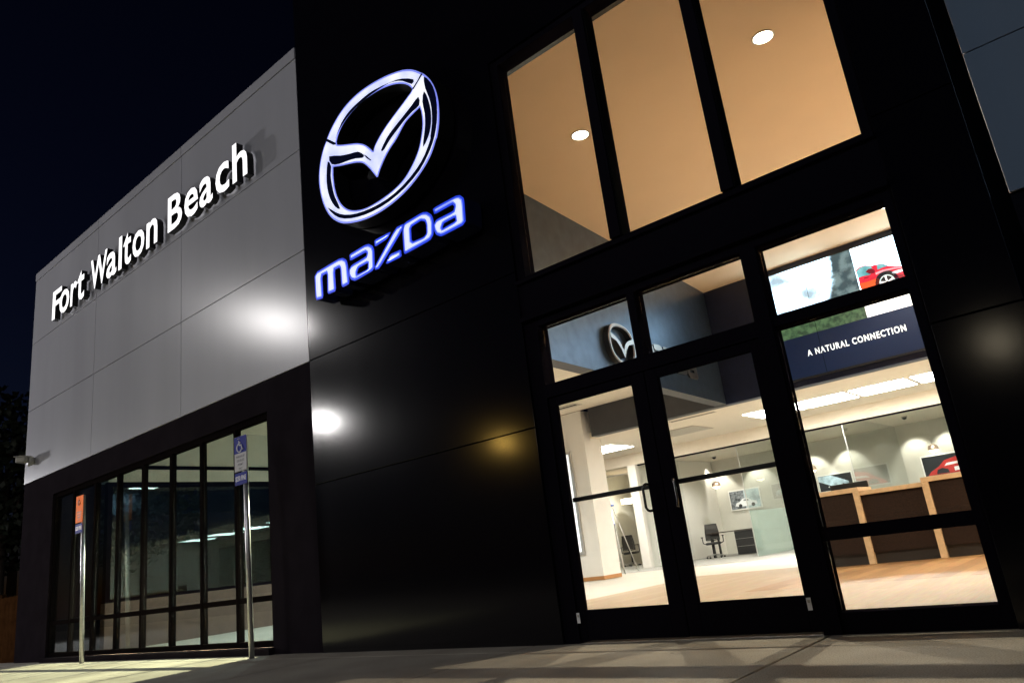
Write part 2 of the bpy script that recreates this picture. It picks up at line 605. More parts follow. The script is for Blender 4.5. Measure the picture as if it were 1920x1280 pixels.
# ------------------------------------------------------------------ entrance glazing and doors
E_ = boxpart("entrance_frame", B, M['frame'],
             (-4.268, -4.11, FY + .03, FY + .2, 0, 2.939),          # left jamb
             (-.935, -.862, FY + .03, FY + .2, 0, 2.939),           # right jamb
             (-4.109, -.936, FY + .03, FY + .2, 2.87, 2.939),       # head
             (-2.02, -1.895, FY + .02, FY + .2, 0, 2.869),          # post between doors and side light
             (-4.109, -2.021, FY + .03, FY + .2, 2.16, 2.285),      # transom over the doors
             (-3.095, -3.02, FY + .03, FY + .2, 2.286, 2.869),
             (-1.894, -.936, FY + .03, FY + .2, 2.20, 2.285),
             (-1.894, -.936, FY + .03, FY + .2, .615, .705),
             (-1.894, -.936, FY + .03, FY + .2, 0, .14))
for q in ((-4.109, -3.095, 2.286, 2.869), (-3.019, -2.021, 2.286, 2.869), (-1.894, -.936, 2.286, 2.869),
          (-1.894, -.936, .706, 2.199), (-1.894, -.936, .141, .614)):
    boxpart("pane", E_, M['glass'], (q[0], q[1], FY + .12, FY + .13, q[2], q[3]))
for x0, x1, hx in ((-4.105, -3.07, 1), (-3.06, -2.025, -1)):
    s1, s2 = (.075, .135) if hx > 0 else (.115, .085)
    D = boxpart("door", B, M['frame'],
                (x0, x0 + s1, FY + .05, FY + .1, .02, 2.155), (x1 - s2, x1, FY + .05, FY + .1, .02, 2.155),
                (x0 + s1 + .001, x1 - s2 - .001, FY + .05, FY + .1, 2.075, 2.155),
                (x0 + s1 + .001, x1 - s2 - .001, FY + .05, FY + .1, .02, .265), bev=.003)
    boxpart("pane", D, M['glass'], (x0 + s1, x1 - s2, FY + .07, FY + .08, .265, 2.075))
    boxpart("push_bar", D, M['blackplastic'], (x0 + s1 - .03, x1 - s2 + .03, FY + .14, FY + .17, 1.185, 1.225), bev=.006)
    h = MB()
    xh = x1 - .125 if hx > 0 else x0 + .10
    xo = xh - .03 * hx
    pts = [(xh, FY + .055, 1.215), (xh - .01 * hx, FY + .012, 1.22), (xo + .012 * hx, FY - .004, 1.213), (xo, FY - .01, 1.19), (xo, FY - .01, 1.12),
           (xo, FY - .01, 1.03), (xo + .012 * hx, FY - .004, 1.008), (xh - .01 * hx, FY + .012, 1.0), (xh, FY + .055, 1.005)]
    h.tube(pts, .011, M['handle'], 10)
    h.build("pull_handle", D)
for x, nm in ((-4.09, "small white tag on the door frame left of the doors"), (-2.085, "small white tag on the right door's bottom rail")):
    s = MB(); s.box(x - .016, x + .016, FY + .026 if x < -3 else FY + .045, FY + .029 if x < -3 else FY + .049, .165, .25, M['sticker'])
    s.box(x - .009, x + .009, FY + .0245 if x < -3 else FY + .0435, FY + .0255 if x < -3 else FY + .0445, .215, .235, M['grille'])
    tag(s.build("sticker"), nm, "sticker", "tags on the entrance")

# ------------------------------------------------------------------ interior shell
YF = 16.4                                  # plane of the double height back wall
RX = 7.0                                   # inner right end
i_ = MB()
i_.box(-15.98, -.38, FY + .31, 27.3, -.2, 0.0, M['tile']); i_.box(-.379, RX, 8.42, 27.3, -.2, 0.0, M['tile'])
i_.build("tile_floor", B)
# wood strip in front of the counter and office carpet
i_ = MB()
i_.box(-4.4, RX, 9.6, 13.9, .001, .004, M['wood'])
i_.build("wood_floor", B)
i_ = MB()
i_.box(-7.4, -.4, FY + .36, 9.598, .001, .003, M['woodlit']); i_.box(-7.4, -4.402, 9.5985, 14.2, .001, .003, M['woodlit'])
i_.build("overlit_floor", B)
i_ = MB(); i_.box(-15.9, RX, 18.9, 27.2, .001, .005, M['carpet']); i_.build("carpet", B)


def lwp(t, z, off=0.):                     # point on the logo wall: t along it from Y 8.79
    return Vector((-6.45 - .080572 * t + .996749 * off, 8.79 + .996749 * t + .080572 * off, z))


# logo wall (double height, its lower edge at 3.59)
i_ = MB()
a, b2 = lwp(-2.9, 0), lwp(7.62, 0)
vs = []
for z in (3.60, 6.5):
    for p, o in ((a, 0), (b2, 0), (b2, -.28), (a, -.28)):
        vs.append(i_.bm.verts.new((p.x + o, p.y, z)))
fs = [i_.bm.faces.new([vs[k] for k in f]) for f in ((0, 1, 5, 4), (1, 2, 6, 5), (2, 3, 7, 6), (3, 0, 4, 7), (3, 2, 1, 0), (4, 5, 6, 7))]
i_._tag(fs, M['logowall'])
i_._tag([fs[4]], M['bulk'])
i_.build("logo_wall", B)
# ceilings
boxpart("atrium_ceiling", B, M['tan'], (-7.2, -.38, FY + .35, YF - .001, 6.36, 6.5), (-.379, RX, 8.42, YF - .001, 6.36, 6.5))
i_ = MB()
hv = [i_.bm.verts.new((x, y, z)) for z in (4.35, 4.5) for x, y in ((-15.98, FY + .35), (-6.36, FY + .35), (-7.2, YF - .001), (-15.98, YF - .001))]
i_._tag([i_.bm.faces.new([hv[k] for k in f]) for f in ((3, 2, 1, 0), (4, 5, 6, 7), (0, 1, 5, 4), (1, 2, 6, 5), (2, 3, 7, 6), (3, 0, 4, 7))], M['cream'])
i_.build("hall_ceiling", B)
boxpart("office_ceiling", B, M['cream'], (-15.98, RX, YF + .31, 21.6, 3.6, 3.75), (-15.98, RX, 21.72, 27.2, 3.45, 3.6))
# back wall of the double height space with the navy fascia, charcoal fascia on the left
boxpart("navy_fascia", B, M['navy'], (-7.09, RX, YF, YF + .3, 3.59, 6.36))
boxpart("charcoal_fascia", B, M['bulk'], (-10.9, -7.1, YF, YF + .3, 3.59, 4.4))
boxpart("office_fascia", B, M['cream'], (-15.98, RX, 21.4, 21.7, 3.235, 3.62))
# enclosing walls
boxpart("interior_wall", B, M['greywall'], (-15.98, RX, 27.2, 27.4, 0, 4))
boxpart("interior_wall", B, M['white'], (RX, RX + .2, 8.41, 27.4, 0, 6.6))
boxpart("interior_wall", B, M['white'], (-12.97, -12.83, 21.72, 27.19, 0, 3.44))
boxpart("interior_wall", B, M['greywall'], (-16.2, -15.99, 21.72, 27.4, 0, 4))
boxpart("interior_wall", B, M['white'], (-.2, RX, 8.42, 8.6, 0, 6.35))
boxpart("roof", B, M['joint'], (XL + .06, -.38, FY + .36, 28, 7.0, 7.2), (-.379, 10.7, 8.41, 28, 7.0, 7.2))
# white column block with a wooden skirting
i_ = MB(); i_.box(-15.97, -11.16, YF, 17.2, 0.10, 4.34, M['white']); i_.build("white_wall", B)
boxpart("skirting", B, M['skirt'], (-15.97, -11.145, YF - .015, 17.2, 0.006, .098))
# side wall on the far left: brown knee panel, black framed glass above
boxpart("knee_wall", B, M['knee'], (-16.2, -15.99, 6.41, 16.38, -.05, .9))
SW = boxpart("window", B, M['frame'],
             (-16.15, -16.0, 6.41, 16.38, .901, .96), (-16.15, -16.0, 6.41, 16.38, 3.15, 3.24),
             (-16.15, -16.0, 6.41, 6.5, .961, 3.149), (-16.15, -16.0, 11.2, 11.3, .961, 3.149), (-16.15, -16.0, 16.29, 16.38, .961, 3.149))
boxpart("pane", SW, M['tint'], (-16.09, -16.08, 6.5, 11.2, .96, 3.15))
boxpart("pane", SW, M['tint'], (-16.09, -16.08, 11.3, 16.29, .96, 3.15))
boxpart("interior_wall", B, M['greywall'], (-16.2, -15.99, 6.41, 16.38, 3.241, 3.50), (-16.2, -15.99, 6.41, 16.38, 3.58, 4.5))
boxpart("trim_rail", B, M['frame'], (-16.2, -15.97, 6.41, 16.38, 3.501, 3.579))
# office glass front
GP = boxpart("glass_front", B, M['frame'], (-12.66, RX, 21.44, 21.5, 3.19, 3.234))
bx = [-12.66, -11.2, -9.24, -7.7, -6.12, -4.6, -3.0, -1.4, .2, 3.6, RX]
for i in range(len(bx) - 1):
    if i == 1:
        continue                           # open doorway
    boxpart("pane", GP, M['partition'], (bx[i] + .005, bx[i + 1] - .005, 21.46, 21.472, .006, 3.19))
GP2 = boxpart("glass_front", B, M['alu'], (-15.9, -12.98, 21.44, 21.48, 3.0, 3.03))
boxpart("pane", GP2, M['partition'], (-15.9, -14.4, 21.46, 21.472, .006, 3.0))
boxpart("pane", GP2, M['partition'], (-14.39, -12.98, 21.46, 21.472, .006, 3.0))
boxpart("door_jamb", GP2, M['white'], (-12.97, -12.67, 21.3, 21.45, .006, 3.23))
# frosted partitions between the offices
M['frost'] = mat("frosted_film", (.62, .74, .68), .6)
nt = M['frost'].node_tree; b = nt.nodes["Principled BSDF"]; b.inputs["Alpha"].default_value = .42
for x in (-9.24, -6.12, -3.0):
    P_ = boxpart("glass_partition", B, M['partition'], (x - .006, x + .006, 21.5, 27.19, .006, 3.44))
    boxpart("frosted_band", P_, M['frost'], (x - .012, x - .008, 21.5, 27.19, .006, 1.3))
    boxpart("edge_rail", P_, M['alu'], (x - .012, x + .012, 21.476, 21.498, .006, 3.19))

# ------------------------------------------------------------------ lamps in the building (each a thing) and added fill
def troffer(x, y, w, d, z, label):
    t = thing("ceiling_light", (x, y, z), label, "light", "flat ceiling light panels")
    boxpart("frame", t, M['grille'], (x - w / 2 - .03, x + w / 2 + .03, y - d / 2 - .03, y + d / 2 + .03, z + .003, z + .012))
    boxpart("diffuser", t, M['troffer'], (x - w / 2, x + w / 2, y - d / 2, y + d / 2, z - .004, z + .002))


tz = 3.585
troffer(-6.98, 19.1, 1.2, 1.3, tz, "bright ceiling panel seen at the top right of the right door's glass")
troffer(-5.66, 19.1, 1.2, 1.3, tz, "bright ceiling panel at the left end of the row over the counter")
troffer(-4.32, 19.1, 1.22, 1.3, tz, "long bright ceiling panel in the middle of the row over the counter")
troffer(-2.98, 19.1, 1.2, 1.3, tz, "bright ceiling panel at the right end of the row over the counter")
troffer(-12.3, 19.1, 1.25, 1.3, tz, "bright ceiling panel behind the white column, above the stepladder")
for x in (-.3, 2.2, 4.7):
    troffer(x, 19.1, 1.3, 1.3, tz, "ceiling panel further along the office row, reflected in the side glass")
t = MB()
t.box(-9.5, -7.7, 10.4, 11.2, 4.33, 4.345, M['troffer'])
tag(t.build("ceiling_light"), "flat light panel in the hall ceiling, reflected in the left windows", "light", "flat ceiling light panels")


def spot(name, loc, target, power, color, angle, blend=.5, size=.08):
    l = bpy.data.lights.new(name, 'SPOT')
    l.energy = power; l.color = color; l.spot_size = R(angle); l.spot_blend = blend; l.shadow_soft_size = size
    o = bpy.data.objects.new(name, l); col.objects.link(o)
    o.location = loc
    d = Vector(target) - Vector(loc)
    o.rotation_euler = d.to_track_quat('-Z', 'Y').to_euler()
    return o


for x, y, lab in ((-4.83, 8.13, "round recessed downlight in the tan ceiling, seen at the left pane's edge"),
                  (-2.13, 8.15, "round recessed downlight in the tan ceiling, seen high in the right pane"),
                  (-2.53, 14.99, "small recessed downlight above the video wall, at the transom's top corner")):
    t = thing("recessed_downlight", (x, y, 6.36), lab, "light", "recessed ceiling downlights")
    q = MB(); q.lathe([(.105, -.002), (.125, -.012), (.135, -.004), (.135, .0)], (x, y, 6.358), M['alu'], 32); q.build("trim_ring", t)
    q = MB(); q.lathe([(.0, -.006), (.112, -.006), (.112, .0)], (x, y, 6.357), M['downlight'], 32); q.build("lens", t)
    spot("downlight_or_fill", (x, y, 6.33), (x, y + .01, 0), 880, (1, .87, .68), 120, .6, .035)
for x, y in ((2.6, 11.5), (2.6, 15), (5, 9.6), (5, 12.5), (5, 15)):
    spot("downlight_or_fill", (x, y, 6.33), (x, y + .01, 0), 1500, (1, .87, .68), 120, .6)  # unseen fill added so floor bounce brightens the tan ceiling

# display lights over the left window, aimed out at the pavement
for i, x in enumerate((-14.6, -11.8, -9.25)):
    spot("window_display_lamp", (x, 11.0, 4.28), (x, 5.1, .2), 19000, (1, .77, .50), 27, .7, .025)
for x, y in ((-12.6, 9.0), (-12.6, 12.5)):
    spot("hall_fill", (x, y, 4.3), (x, y + .01, 0), 760, (.97, .97, .92), 130, .6)  # fill added to brighten the hall floor and ceiling
# wall washers in the offices
for x in (-12.6, -11.05, -8.97, -7.78, -5.64, -4.69):
    spot("wall_washer", (x, 26.55, 3.42), (x, 27.1, 1.9), 170, (1, .93, .8), 75, .5, .05)

for x in (-11., -7.7, -4.5):
    spot("office_fill", (x, 24.2, 3.42), (x, 24.21, 0), 260, (1, .95, .88), 140, .6)  # fill added to lift the office walls
spot("office_fill", (-14.9, 24.4, 3.4), (-14.9, 24.41, 0), 330, (1, .93, .82), 130, .6)  # fill added for the dim left office
# ------------------------------------------------------------------ signs on the facade
SY = FY - .13                              # face plane of the channel letters
T = thing("letter_sign", (-12.4, FY, 6.5), "row of white lit letters reading Fort Walton Beach on the grey wall", "sign")
TB, TX, TC = 6.52, 7.0, 7.145
let = [("F", -16.08, -15.62, TB, TC - .01), ("o", -15.70, -15.21, TB - .01, TX), ("r", -15.14, -14.84, TB, TX), ("t", -14.82, -14.48, TB - .01, 7.125),
       ("W", -14.19, -13.46, TB, TC), ("a", -13.47, -13.05, TB - .01, TX), ("l", -12.96, -12.84, TB, 7.16), ("t", -12.77, -12.46, TB - .01, 7.13),
       ("o", -12.40, -11.95, TB - .01, TX), ("n", -11.87, -11.47, TB, TX), ("B", -11.10, -10.62, TB, TC), ("e", -10.54, -10.11, TB - .01, TX),
       ("a", -10.06, -9.66, TB - .01, TX), ("c", -9.57, -9.18, TB - .01, TX), ("h", -9.08, -8.68, TB, 7.16)]
for ch, x0, x1, z0, z1 in let:
    k_ = SY / (FY - .25)                   # boxes were measured 0.25 m proud of the wall
    x0, x1, z0, z1 = x0 * k_, x1 * k_, H + (z0 - H) * k_, H + (z1 - H) * k_
    q = MB()
    if ch == 'l':
        q.box(x0, x1, SY, SY + .003, z0, z1, M['white_lit'])
        q.box(x0, x1, SY + .0035, FY - .02, z0, z1, M['letterside'])
        o = q.build("letter", T)
    else:
        text_into(q, ch, at_y(SY), x0, x1, z0, z1, M['white_lit'], .014, FY - .02 - SY, M['letterside'])
        o = q.build("letter", T, recalc=False)

# big lit emblem ring with wings
EY = FY - .26


def ez(px, py):
    return onY(px, py, EY)


Z1 = lambda pts: [ez(580 + x / 6.857, 110 + y / 6.857) for x, y in pts]
Z2 = lambda pts: [ez(580 + x / 6.736, 240 + y / 6.736) for x, y in pts]
outer = Z1([(1430, 180), (1480, 205), (1550, 270), (1610, 370), (1650, 500), (1668, 650), (1668, 830), (1645, 1000)]) + \
    Z2([(1600, 150), (1545, 320), (1470, 470), (1370, 620), (1240, 780), (1080, 930), (900, 1060), (720, 1150), (560, 1195), (430, 1205), (340, 1175),
        (260, 1110), (195, 1000), (150, 860), (125, 700), (125, 560), (145, 400), (180, 260), (212, 175)]) + \
    Z1([(235, 1010), (285, 895), (370, 740), (480, 590), (620, 450), (780, 335), (960, 235), (1100, 178), (1220, 145), (1330, 145)])
hole1 = catmull(Z1([(350, 1070), (372, 980), (430, 850), (520, 720), (640, 590), (780, 480), (930, 390), (1080, 335), (1200, 325), (1280, 350), (1325, 395)]), 3, False) + \
    catmull(Z1([(1310, 430), (1200, 580), (1080, 740), (980, 880), (900, 1010), (840, 1130), (822, 1205)]), 3, False) + \
    catmull(Z2([(808, 300), (760, 255), (690, 210), (600, 195), (500, 205), (400, 215), (350, 213)]), 3, False)
hole2 = catmull(Z2([(302, 492), (400, 478), (500, 455), (600, 437), (680, 445), (750, 500), (810, 570), (850, 622)]), 3, False) + \
    catmull(Z2([(868, 615), (892, 530), (950, 390), (1020, 260), (1100, 140)]) + Z1([(1230, 830), (1330, 715), (1420, 628)]), 3, False) + \
    catmull(Z1([(1440, 680), (1453, 780), (1453, 900), (1425, 1090)]) + Z2([(1365, 320), (1300, 470), (1200, 640), (1080, 770), (940, 880), (800, 970), (680, 1025), (560, 1043),
            (470, 1020), (400, 955), (350, 860), (318, 740), (302, 600)]), 3, False)
outer = catmull(outer, 3)
EM = thing("emblem_sign", (-6.2, FY, 5.7), "large glowing white oval emblem with winged V on the black portal", "sign")
q = MB()
q.plate([outer, hole1, hole2], at_y(EY), M['em_rim'], M['letterside'], FY - .03 - EY)
q.build("ring_body", EM)
q = MB()
q.plate([offset(outer, .022), offset(hole1, -.018), offset(hole2, -.018)], at_y(EY - .004), M['em_white'], M['em_rim'], .0035, back=False)
q.build("lit_face", EM)
bands = [
    Z1([(335, 1030), (390, 910), (480, 770), (605, 625), (745, 505), (900, 392), (1060, 300), (1200, 258), (1345, 268), (1320, 335), (1200, 295), (1080, 305), (930, 362), (775, 450), (625, 575), (512, 690), (420, 830), (352, 1000)]),
    Z1([(1480, 240), (1560, 310), (1615, 430), (1643, 600), (1643, 800), (1612, 1000), (1575, 1120)]) + Z2([(1500, 340), (1392, 540), (1215, 752), (1010, 930), (800, 1055), (620, 1122), (450, 1145), (330, 1105), (240, 1010),
        (340, 1070), (450, 1100), (600, 1085), (790, 1015), (985, 905), (1185, 735), (1362, 520), (1465, 340), (1535, 150)]) + Z1([(1565, 1000), (1585, 830), (1578, 640), (1545, 500), (1497, 380)]),
    Z1([(1480, 430), (1530, 530), (1565, 680), (1565, 860), (1530, 1010), (1470, 1130), (1482, 1000), (1497, 850), (1490, 700), (1462, 560)]),
    Z1([(1405, 500), (1320, 610), (1210, 750), (1090, 900), (1000, 1030), (930, 1180), (965, 1170), (1035, 1050), (1130, 920), (1230, 790), (1330, 680), (1415, 600)]),
    Z2([(258, 365), (400, 355), (520, 330), (620, 305), (690, 345), (672, 378), (590, 385), (480, 418), (380, 455), (290, 458)]),
    Z2([(240, 430), (278, 490), (272, 600), (292, 740), (325, 870), (392, 1020), (330, 990), (270, 890), (235, 760), (225, 600)]),
    Z1([(1445, 190), (1458, 205), (1345, 395), (1325, 398), (1390, 295)]),
    Z1([(228, 1030), (345, 1085), (345, 1108), (310, 1112), (215, 1062)]),
    Z2([(690, 340), (720, 350), (790, 410), (775, 415), (730, 385)]),
]
q = MB()
for bnd in bands:
    q.plate([offset(catmull(bnd, 2), -.003) if len(bnd) > 6 else bnd], at_y(EY - .008), M['em_dark'], M['em_dark'], .0035, back=False)
q.build("mirror_band", EM)

# wordmark
WY = FY - .3
z3 = lambda pts: [onY(580 + x / 5.818, 355 + y / 5.818, WY) for x, y in pts]
WM = thing("wordmark_sign", (-5.9, FY, 4.1), "blue edged glowing wordmark reading mazda below the emblem on the black portal", "sign")
letters = [
    [[(55, 915), (320, 758), (365, 748), (405, 768), (420, 820), (440, 1028), (365, 1068), (350, 1050), (338, 868), (325, 852), (278, 878), (292, 1108), (210, 1142), (198, 1125), (195, 915), (140, 943), (155, 1185), (70, 1212)]],
    [[(435, 710), (605, 607), (650, 596), (692, 617), (708, 662), (714, 874), (500, 1000), (455, 985), (432, 940), (430, 880), (458, 828), (620, 730), (628, 700), (612, 688), (445, 783)],
     [(522, 900), (540, 855), (640, 800), (638, 868), (525, 928)]],
    [[(708, 555), (895, 456), (850, 540), (715, 628)]],
    [[(945, 416), (1030, 375), (1012, 450), (765, 865), (716, 880), (712, 842)]],
    [[(828, 822), (1008, 735), (1000, 655), (880, 708)]],
    [[(1032, 370), (1230, 252), (1285, 247), (1335, 278), (1356, 345), (1356, 490), (1320, 555), (1045, 708), (1030, 690), (1014, 452)],
     [(1108, 412), (1215, 342), (1262, 350), (1275, 390), (1278, 480), (1250, 518), (1118, 575)]],
    [[(1345, 210), (1590, 75), (1640, 63), (1682, 92), (1692, 150), (1707, 375), (1440, 515), (1385, 498), (1360, 450), (1352, 390), (1385, 330), (1572, 235), (1582, 185), (1560, 165), (1365, 275)],
     [(1452, 415), (1468, 370), (1590, 305), (1596, 345), (1458, 425)]],
]
for L_ in letters:
    loops = [z3(l) for l in L_]
    rl = [roundloop(l, .12, 1) for l in loops]
    q = MB()
    q.plate(rl, at_y(WY), M['wm_blue'], M['wm_side'], FY - .05 - WY)
    q.plate([offset(rl[0], .022)] + [offset(l, -.018) for l in rl[1:]], at_y(WY - .004), M['wm_mid'])
    q.plate([offset(rl[0], .036)] + [offset(l, -.030) for l in rl[1:]], at_y(WY - .008), M['wm_white'])
    q.build("letter", WM, recalc=False)

# ------------------------------------------------------------------ security camera
S_ = thing("security_camera", (-17.45, FY, 3.9), "small pale bullet security camera at the lower left corner of the grey wall", "security camera")
q = MB(); q.lathe([(.0, 0), (.10, 0), (.11, .02), (.085, .09), (.07, .11), (0, .11)], (-17.42, FY - .108, 3.90), M['beige'], 20, 'Y'); q.build("wall_mount", S_)
q = MB(); q.tube([(-17.42, FY - .1, 3.9), (-17.46, FY - .17, 3.88), (-17.52, FY - .2, 3.9)], .035, M['beige']); q.build("arm", S_)
q = MB()
d = Vector((-.85, -.45, .06)).normalized(); sd = d.cross(Vector((0, 0, 1))).normalized(); u_ = sd.cross(d)
q.obox(Vector((-17.47, FY - .20, 3.93)), d * .11, sd * .065, u_ * .06, M['beige'], .02)
q.obox(Vector((-17.48, FY - .21, 3.998)), d * .13, sd * .075, u_ * .008, M['beige'], .003)
q.build("housing", S_)


# ------------------------------------------------------------------ parking sign posts
def isa(mb, x, z, s, place, mt):
    mb.tube([place(x - .02 * s, z + .26 * s, 0), place(x - .02 * s, z + .27 * s, 0)], .07 * s, mt, 12)
    mb.tube([place(x - .02 * s, z + .18 * s, 0), place(x + .0 * s, z - .02 * s, 0), place(x + .16 * s, z - .02 * s, 0), place(x + .24 * s, z - .24 * s, 0), place(x + .31 * s, z - .21 * s, 0)], .032 * s, mt, 6)
    mb.tube([place(x - .01 * s, z + .09 * s, 0), place(x + .13 * s, z + .09 * s, 0)], .025 * s, mt, 6)
    arc = [place(x + .0 * s + .19 * s * math.cos(t), z - .13 * s + .19 * s * math.sin(t), 0) for t in [R(110 + k * 22) for k in range(11)]]
    mb.tube(arc, .028 * s, mt, 6)


def signpost(px, py, sx, zs, label, orange=False):
    t = thing("parking_sign", (px, py, 0), label, "sign", "parking signs in front of the left window")
    q = MB()
    q.tube([(px, py, -.02), (sx + .03, py, zs + .46)], .033, M['steel'], 14)
    q.build("post", t)
    fy = py - .045
    q = MB()
    q.box(sx - .15, sx + .15, fy, fy + .004, zs, zs + .455, M['signglare'] if orange else M['signwhite'], .0)
    P = at_y(fy - .002)
    if not orange:
        q.box(sx - .148, sx + .148, fy - .0015, fy - .0003, zs + .235, zs + .453, M['signblue'])
        isa(q, sx - .02, zs + .345, .3, lambda u, v, w=0: (u, fy - .003, v), M['signsilver'])
        for k, s in enumerate(("PARKING BY", "DISABLED", "PERMIT", "ONLY")):
            hw = (.105, .085, .065, .045)[k]
            text_into(q, s, P, sx - hw, sx + hw, zs + .175 - k * .052, zs + .205 - k * .052, M['signtext'], .01)
        bd = .004
        for bx_ in ((sx - .146, sx + .146, zs + .004, zs + .008), (sx - .146, sx - .142, zs + .009, zs + .233), (sx + .142, sx + .146, zs + .009, zs + .233)):
            q.box(bx_[0], bx_[1], fy - .0015, fy - .0003, bx_[2], bx_[3], M['signtext'])
    else:
        isa(q, sx - .02, zs + .36, .2, lambda u, v, w=0: (u, fy - .003, v), M['signtext'])
        for k in range(4):
            hw = (.10, .085, .065, .045)[k]
            text_into(q, ("PARKING BY", "DISABLED", "PERMIT", "ONLY")[k], P, sx - hw, sx + hw, zs + .165 - k * .045, zs + .19 - k * .045, M['signtext'], .01)
    q.build("panel", t, recalc=False)
    q = MB()
    q.box(sx - .145, sx + .145, fy, fy + .004, zs - .175, zs - .02, M['signblue'])
    text_into(q, "$250 FINE", P, sx - .125, sx + .125, zs - .135, zs - .06, M['signsilver'], .012)
    q.build("fine_panel", t, recalc=False)


signpost(-8.84, 5.25, -8.93, 2.28, "blue and white disabled parking sign on a steel post near the black portal")
signpost(-13.90, 5.24, -14.12, 2.26, "orange lit parking sign on a steel post, in front of the window's left part", True)

# ------------------------------------------------------------------ video wall with slogan
VX0, VX1, VY = -5.70, -1.2, YF - .06
V = thing("video_wall", (-3.5, VY, 3.7), "lit video wall showing a landscape and a red car above the reception counter", "screen")
boxpart("casing", V, M['blackplastic'], (VX0 - .02, VX1 + .02, VY + .004, YF - .001, 3.72, 6.24))
vm_sky = emit("screen_white", (.93, .98, 1), 1.7)
vm_sky2 = emit("screen_pale", (.80, .84, .95), 1.1)
vm_mtn = emit("screen_slate", (.10, .17, .20), 1)
vm_mtn2 = emit("screen_haze", (.45, .58, .62), 1)
vm_grn = emit("screen_green", (.05, .15, .055), 1)
vm_navy = emit("screen_navy", (.004, .010, .032), 1)
vm_red = emit("screen_red", (.62, .02, .05), 1)
vm_dred = emit("screen_dark_red", (.16, .005, .02), 1)
vm_cyan = emit("screen_cyan", (.10, .42, .55), 1)
vm_blk = emit("screen_black", (.008, .012, .02), 1)
vm_orange = emit("screen_orange_red", (.75, .10, .03), 1)
vm_pink = emit("screen_pink", (.8, .35, .45), 1)
vm_khaki = emit("screen_khaki", (.42, .40, .30), 1)
vm_text = emit("screen_text", (1, 1, 1), 1.3)


def noise_emit(mt, c1, c2, scale, strength, sx=1, sz=1):
    nt = mt.node_tree; b = nt.nodes["Principled BSDF"]
    tc = nt.nodes.new("ShaderNodeTexCoord"); mp = nt.nodes.new("ShaderNodeMapping"); mp.inputs["Scale"].default_value = (sx, 1, sz)
    n = nt.nodes.new("ShaderNodeTexNoise"); n.inputs["Scale"].default_value = scale; n.inputs["Detail"].default_value = 6
    rp = nt.nodes.new("ShaderNodeValToRGB"); rp.color_ramp.elements[0].position = .35; rp.color_ramp.elements[1].position = .65
    rp.color_ramp.elements[0].color = (*c1, 1); rp.color_ramp.elements[1].color = (*c2, 1)
    nt.links.new(tc.outputs["Object"], mp.inputs["Vector"]); nt.links.new(mp.outputs["Vector"], n.inputs["Vector"])
    nt.links.new(n.outputs["Fac"], rp.inputs["Fac"]); nt.links.new(rp.outputs["Color"], b.inputs["Emission Color"])
    b.inputs["Emission Strength"].default_value = strength


noise_emit(vm_sky, (.42, .68, .95), (.66, .88, 1), 1.4, 4.2, 1, 2)
noise_emit(vm_red, (.40, .01, .04), (.75, .03, .07), 3, 1)
noise_emit(vm_cyan, (.04, .22, .30), (.30, .62, .70), 4, 1)
noise_emit(vm_mtn2, (.25, .38, .42), (.75, .85, .9), 3, 1)
noise_emit(M['em_white'], (.44, .50, .95), (.96, .97, 1), 2.4, 1.0)  # blue tones put chrome-like shading into the lit face
noise_emit(vm_grn, (.02, .07, .03), (.09, .22, .09), 5, .8)
noise_emit(vm_mtn, (.06, .11, .14), (.25, .36, .38), 2.5, 1)
SXs = -3.64


